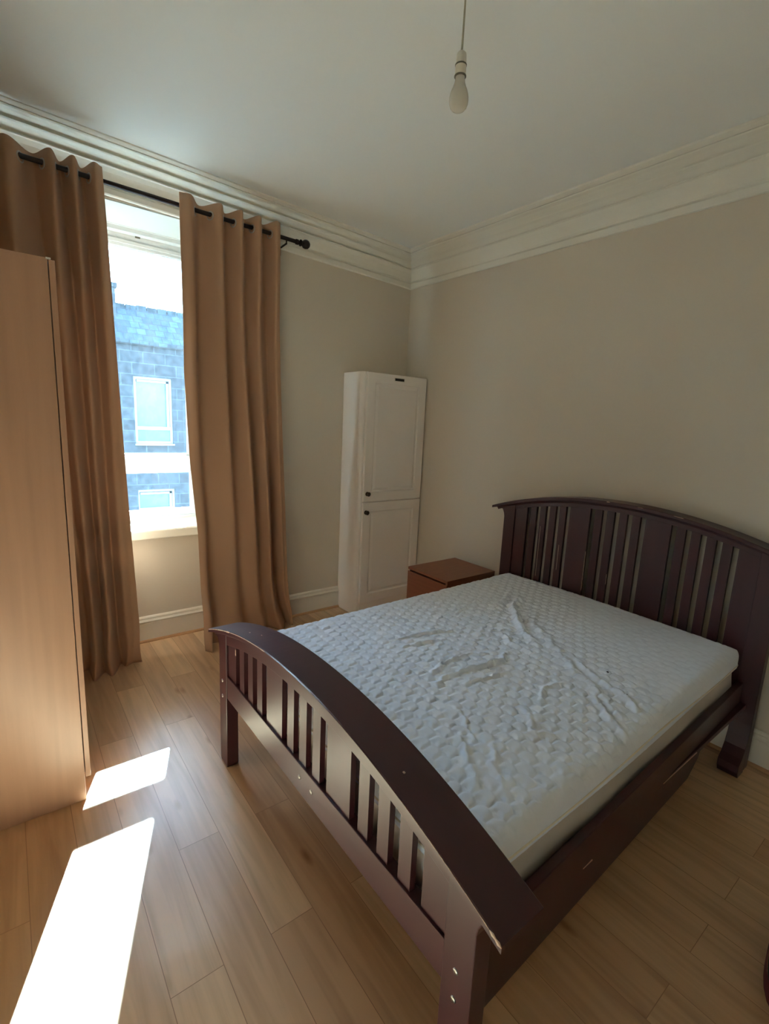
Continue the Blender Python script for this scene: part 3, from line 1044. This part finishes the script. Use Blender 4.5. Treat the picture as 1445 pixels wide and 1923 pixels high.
# where the quilting is stretched flat (towards the head, near side)
flat = 1 / (1 + np.exp(-((X_ + 0.62) * 1.0 - (Y_ + 2.15) * 0.9 - 0.10) / 0.05))
flat = np.clip(flat, 0, 1)
amp = 0.0068 * (1 - 0.72 * flat)
edge_fade = np.clip(1 - D / 0.055, 0, 1)
Z_ = MZ - D
Z_ = Z_ + amp * puff * (0.25 + 0.75 * edge_fade)
Z_ = Z_ + 0.006 * vnoise(X_, Y_, 3.0, 5) * edge_fade + 0.0045 * vnoise(X_, Y_, 22, 6) * edge_fade * (1 - 0.6 * flat) + 0.0022 * vnoise(X_, Y_, 60, 9) * edge_fade + 0.010 * edge_fade * (1 - 0.6 * flat) * np.clip(vnoise(X_, Y_, 4.5, 21) + 0.08, 0, 1) * (np.abs(vnoise(X_ + 0.04 * vnoise(X_, Y_, 9, 22), Y_ + 0.04 * vnoise(X_, Y_, 9, 23), 26, 24)) * -2 + 0.5)
# slow swell: crown in the middle, dip along the near edge
Z_ += 0.014 * np.cos(np.clip((Y_ - Yc) / (MW / 2), -1, 1) * PI / 2) * edge_fade
Z_ -= 0.016 * np.exp(-((Y_ - Yc + MW / 2) / 0.14) ** 2) * np.exp(-((X_ + 1.25) / 0.45) ** 2)
# wrinkles: (points, width, height)
W = [
    ([(-0.50, -1.72), (-0.56, -1.76), (-0.66, -1.80), (-0.73, -1.86), (-0.80, -1.93), (-0.93, -2.08), (-0.97, -2.17)], 0.016, 0.026),
    ([(-0.62, -1.90), (-0.78, -2.02), (-0.90, -2.20), (-1.03, -2.38), (-1.08, -2.50), (-1.12, -2.59), (-1.17, -2.66)], 0.020, 0.011),
    ([(-0.90, -2.26), (-1.00, -2.46), (-1.04, -2.62), (-1.08, -2.70)], 0.012, 0.012),
    ([(-0.42, -1.60), (-0.60, -1.70), (-0.80, -1.78)], 0.015, 0.010),
    ([(-1.58, -2.16), (-1.50, -2.14), (-1.42, -2.15), (-1.30, -2.17), (-1.22, -2.18), (-1.17, -2.14)], 0.0086, 0.0195),
    ([(-1.56, -2.10), (-1.45, -2.07), (-1.32, -2.06), (-1.20, -2.10)], 0.0078, 0.0135),
    ([(-1.50, -2.22), (-1.38, -2.23), (-1.26, -2.26)], 0.0070, 0.0120),
    ([(-1.50, -1.78), (-1.38, -1.80), (-1.26, -1.83), (-1.16, -1.85)], 0.0070, 0.0150),
    ([(-1.52, -1.86), (-1.40, -1.88), (-1.28, -1.92)], 0.0070, 0.0120),
    ([(-1.72, -2.42), (-1.77, -2.48), (-1.82, -2.57), (-1.86, -2.62)], 0.0094, 0.0120),
    ([(-1.66, -2.50), (-1.74, -2.56), (-1.80, -2.66)], 0.0078, 0.0090),
    ([(-1.45, -2.62), (-1.50, -2.52), (-1.42, -2.44)], 0.0078, 0.0090),
    ([(-1.36, -2.45), (-1.25, -2.40), (-1.16, -2.42)], 0.0078, 0.0090),
    ([(-0.70, -1.60), (-0.82, -1.66), (-0.95, -1.68), (-1.05, -1.72)], 0.0078, 0.0105),
    ([(-1.00, -2.00), (-1.06, -2.10), (-1.05, -2.22)], 0.0094, 0.0090),
    ([(-1.12, -2.52), (-1.20, -2.62), (-1.24, -2.72)], 0.0109, 0.0120),
    ([(-1.62, -2.30), (-1.66, -2.38), (-1.70, -2.46)], 0.0078, 0.0090),
]
jx = 0.014 * vnoise(X_, Y_, 16, 11) + 0.010 * vnoise(X_, Y_, 42, 31)
jy = 0.014 * vnoise(X_, Y_, 16, 12) + 0.010 * vnoise(X_, Y_, 42, 32)
for pts, wd, ht in W:
    best = np.full(X_.shape, 9.0)
    tt = np.zeros(X_.shape)
    nseg = len(pts) - 1
    for k in range(nseg):
        (x0, y0), (x1, y1) = pts[k], pts[k + 1]
        vx, vy = x1 - x0, y1 - y0
        t = np.clip(((X_ + jx - x0) * vx + (Y_ + jy - y0) * vy) / (vx * vx + vy * vy), 0, 1)
        dd = np.hypot(X_ + jx - x0 - t * vx, Y_ + jy - y0 - t * vy)
        up = dd < best
        tt = np.where(up, (k + t) / nseg, tt)
        best = np.where(up, dd, best)
    prof = np.exp(-(best / wd) ** 2) - 0.28 * np.exp(-((best - wd * 2.1) / wd) ** 2)
    taper = np.sin(np.clip(tt, 0.03, 0.97) * PI) ** 0.6
    Z_ += ht * 0.8 * prof * taper * edge_fade * (1 + 0.8 * vnoise(X_, Y_, 20, 13))
# hem line wanders
V = np.stack([X_, Y_, Z_], -1).reshape(-1, 3)
idx = np.arange(NA * NB).reshape(NA, NB)
F = np.stack([idx[:-1, :-1], idx[1:, :-1], idx[1:, 1:], idx[:-1, 1:]], -1).reshape(-1, 4)
me = bpy.data.meshes.new('quilted_cover')
V = V - np.array(wloc(mt))
me.vertices.add(len(V))
me.vertices.foreach_set('co', V.astype(np.float32).ravel())
me.loops.add(F.size)
me.loops.foreach_set('vertex_index', F.astype(np.int32).ravel())
me.polygons.add(len(F))
me.polygons.foreach_set('loop_start', (np.arange(len(F)) * 4).astype(np.int32))
me.polygons.foreach_set('loop_total', np.full(len(F), 4, np.int32))
me.update()
me.validate()
me.polygons.foreach_set('use_smooth', [True] * len(me.polygons))
me.materials.append(M_QUILT)
qo = bpy.data.objects.new('quilted_cover', me)
S.collection.objects.link(qo)
qo.parent = mt
# piping round the hem of the quilted top
hemz = MZ - 0.062
pts = []
for (px, py, nx_, ny_) in r2 + [r2[0]]:
    x = mxc + px + nx_ * 0.009
    pts.append((x, myc(x) + py + ny_ * 0.009, hemz + 0.006 * math.sin(px * 6 + 1) + 0.004 * math.sin(py * 9)))
MB().tube(pts, 0.0032, 6).build('piping', M_PIPE, mt, smooth=True)
# two small ink dots
for (sx, sy, sr) in ((-0.93, -2.475, 0.0045), (-1.02, -2.60, 0.0022), (-1.20, -2.30, 0.002)):
    i = np.argmin((X_ - sx) ** 2 + (Y_ - sy) ** 2 + (D > 0.01) * 9)
    c = (X_.flat[i], Y_.flat[i], Z_.flat[i])
    MB().lathe([(sr, -0.002), (sr, 0.0012), (sr * 0.6, 0.0018), (0, 0.002)], c, 'z', 10).build('stain', mat('ink_blue', (32, 34, 60), 0.8), qo)

# ------------------------------------------------------------------ pendant lamp
LX, LY = -1.572, -2.074
lp = root('pendant_lamp', (LX, LY, 2.50), 'bare opal light bulb hanging on a flex from the ceiling', 'lamp')
zc = ZC + TILT(LX, LY)
MB().lathe([(0.0, zc - 0.024), (0.030, zc - 0.022), (0.045, zc - 0.010), (0.047, zc + 0.002)], (LX, LY, 0), 'z').build('ceiling_rose', M_WHITEP, lp, smooth=True)
MB().tube([(LX, LY, zc - 0.015), (LX + 0.001, LY, 2.80), (LX, LY, 2.67)], 0.0030, 8).build('cord', mat('grey_flex', (176, 172, 152), 0.6), lp, smooth=True)
MB().lathe([(0.004, 2.6880), (0.010, 2.6864), (0.0145, 2.6818), (0.0155, 2.6755), (0.0165, 2.6536), (0.0165, 2.6521)], (LX, LY, 0)).build('lamp_holder_cap', M_WHITEP, lp, smooth=True)
MB().lathe([(0.0175, 2.6525), (0.0182, 2.6513), (0.0182, 2.6490), (0.0175, 2.6478)], (LX, LY, 0)).build('lamp_holder_gap', M_GREYP, lp)
MB().lathe([(0.0172, 2.6478), (0.0172, 2.6240), (0.0178, 2.6224)], (LX, LY, 0)).build('lamp_holder_skirt', M_WHITEP, lp, smooth=True)
MB().lathe([(0.0178, 2.6224), (0.0186, 2.6216), (0.0186, 2.6193), (0.0165, 2.6181)], (LX, LY, 0)).build('lamp_holder_rim', M_GREYP, lp)
bp_ = [(0.0145, 2.6224), (0.0150, 2.6115), (0.0165, 2.6021), (0.0200, 2.5919), (0.0245, 2.5818), (0.0280, 2.5716), (0.0298, 2.5623), (0.0302, 2.5545), (0.0292, 2.5451), (0.0262, 2.5365), (0.0205, 2.5295), (0.0120, 2.5252), (0.0, 2.5240)]
MB().lathe(bp_, (LX, LY, 0), 'z', 36).build('bulb', M_BULB, lp, smooth=True)

# ------------------------------------------------------------------ dark bag at the right edge
bgx, bgy = -1.02, -3.31
bgr = root('bag', (bgx, bgy, 0), 'dark soft bag standing on the floor at the lower right edge', 'bag')
m = MB()
rows = []
for ins, z in ((0.06, 0.0), (0.01, 0.01), (0.0, 0.05), (0.0, 0.20), (0.02, 0.30), (0.05, 0.36), (0.10, 0.39), (0.17, 0.40)):
    row = []
    for k in range(40):
        a_ = 2 * PI * k / 40
        ca2, sa2 = math.cos(a_), math.sin(a_)
        q = (abs(ca2) ** 3.4 + abs(sa2) ** 3.4) ** (-1 / 3.4)
        wob_ = 1 + 0.03 * math.sin(5 * a_ + 9 * z)
        row.append((bgx + (0.23 - ins) * q * ca2 * wob_, bgy + (0.18 - ins) * q * sa2 * wob_, z))
    rows.append(row)
R = m.strip(rows, closed=True)
m.bm.faces.new(R[0])
m.bm.faces.new(R[-1])
m.build('bag_body', M_BAG, bgr, smooth=True)
m = MB()
rows = []
for z, o_ in ((0.012, 0.004), (0.05, 0.006), (0.07, 0.004)):
    rows.append([(bgx + (0.23 + o_) * ((abs(math.cos(2 * PI * k / 40)) ** 3.4 + abs(math.sin(2 * PI * k / 40)) ** 3.4) ** (-1 / 3.4)) * math.cos(2 * PI * k / 40) * (1 + 0.03 * math.sin(5 * 2 * PI * k / 40 + 9 * z)),
                  bgy + (0.18 + o_) * ((abs(math.cos(2 * PI * k / 40)) ** 3.4 + abs(math.sin(2 * PI * k / 40)) ** 3.4) ** (-1 / 3.4)) * math.sin(2 * PI * k / 40) * (1 + 0.03 * math.sin(5 * 2 * PI * k / 40 + 9 * z)), z) for k in range(40)])
m.strip(rows, closed=True)
m.build('base_trim', M_BAGR, bgr, smooth=True)
m = MB()
m.tube([(bgx - 0.10, bgy - 0.03, 0.395), (bgx - 0.09, bgy - 0.03, 0.46), (bgx - 0.04, bgy - 0.03, 0.50), (bgx + 0.04, bgy - 0.03, 0.50), (bgx + 0.09, bgy - 0.03, 0.46), (bgx + 0.10, bgy - 0.03, 0.395)], 0.009, 8)
m.build('handle', M_BAG, bgr, smooth=True)
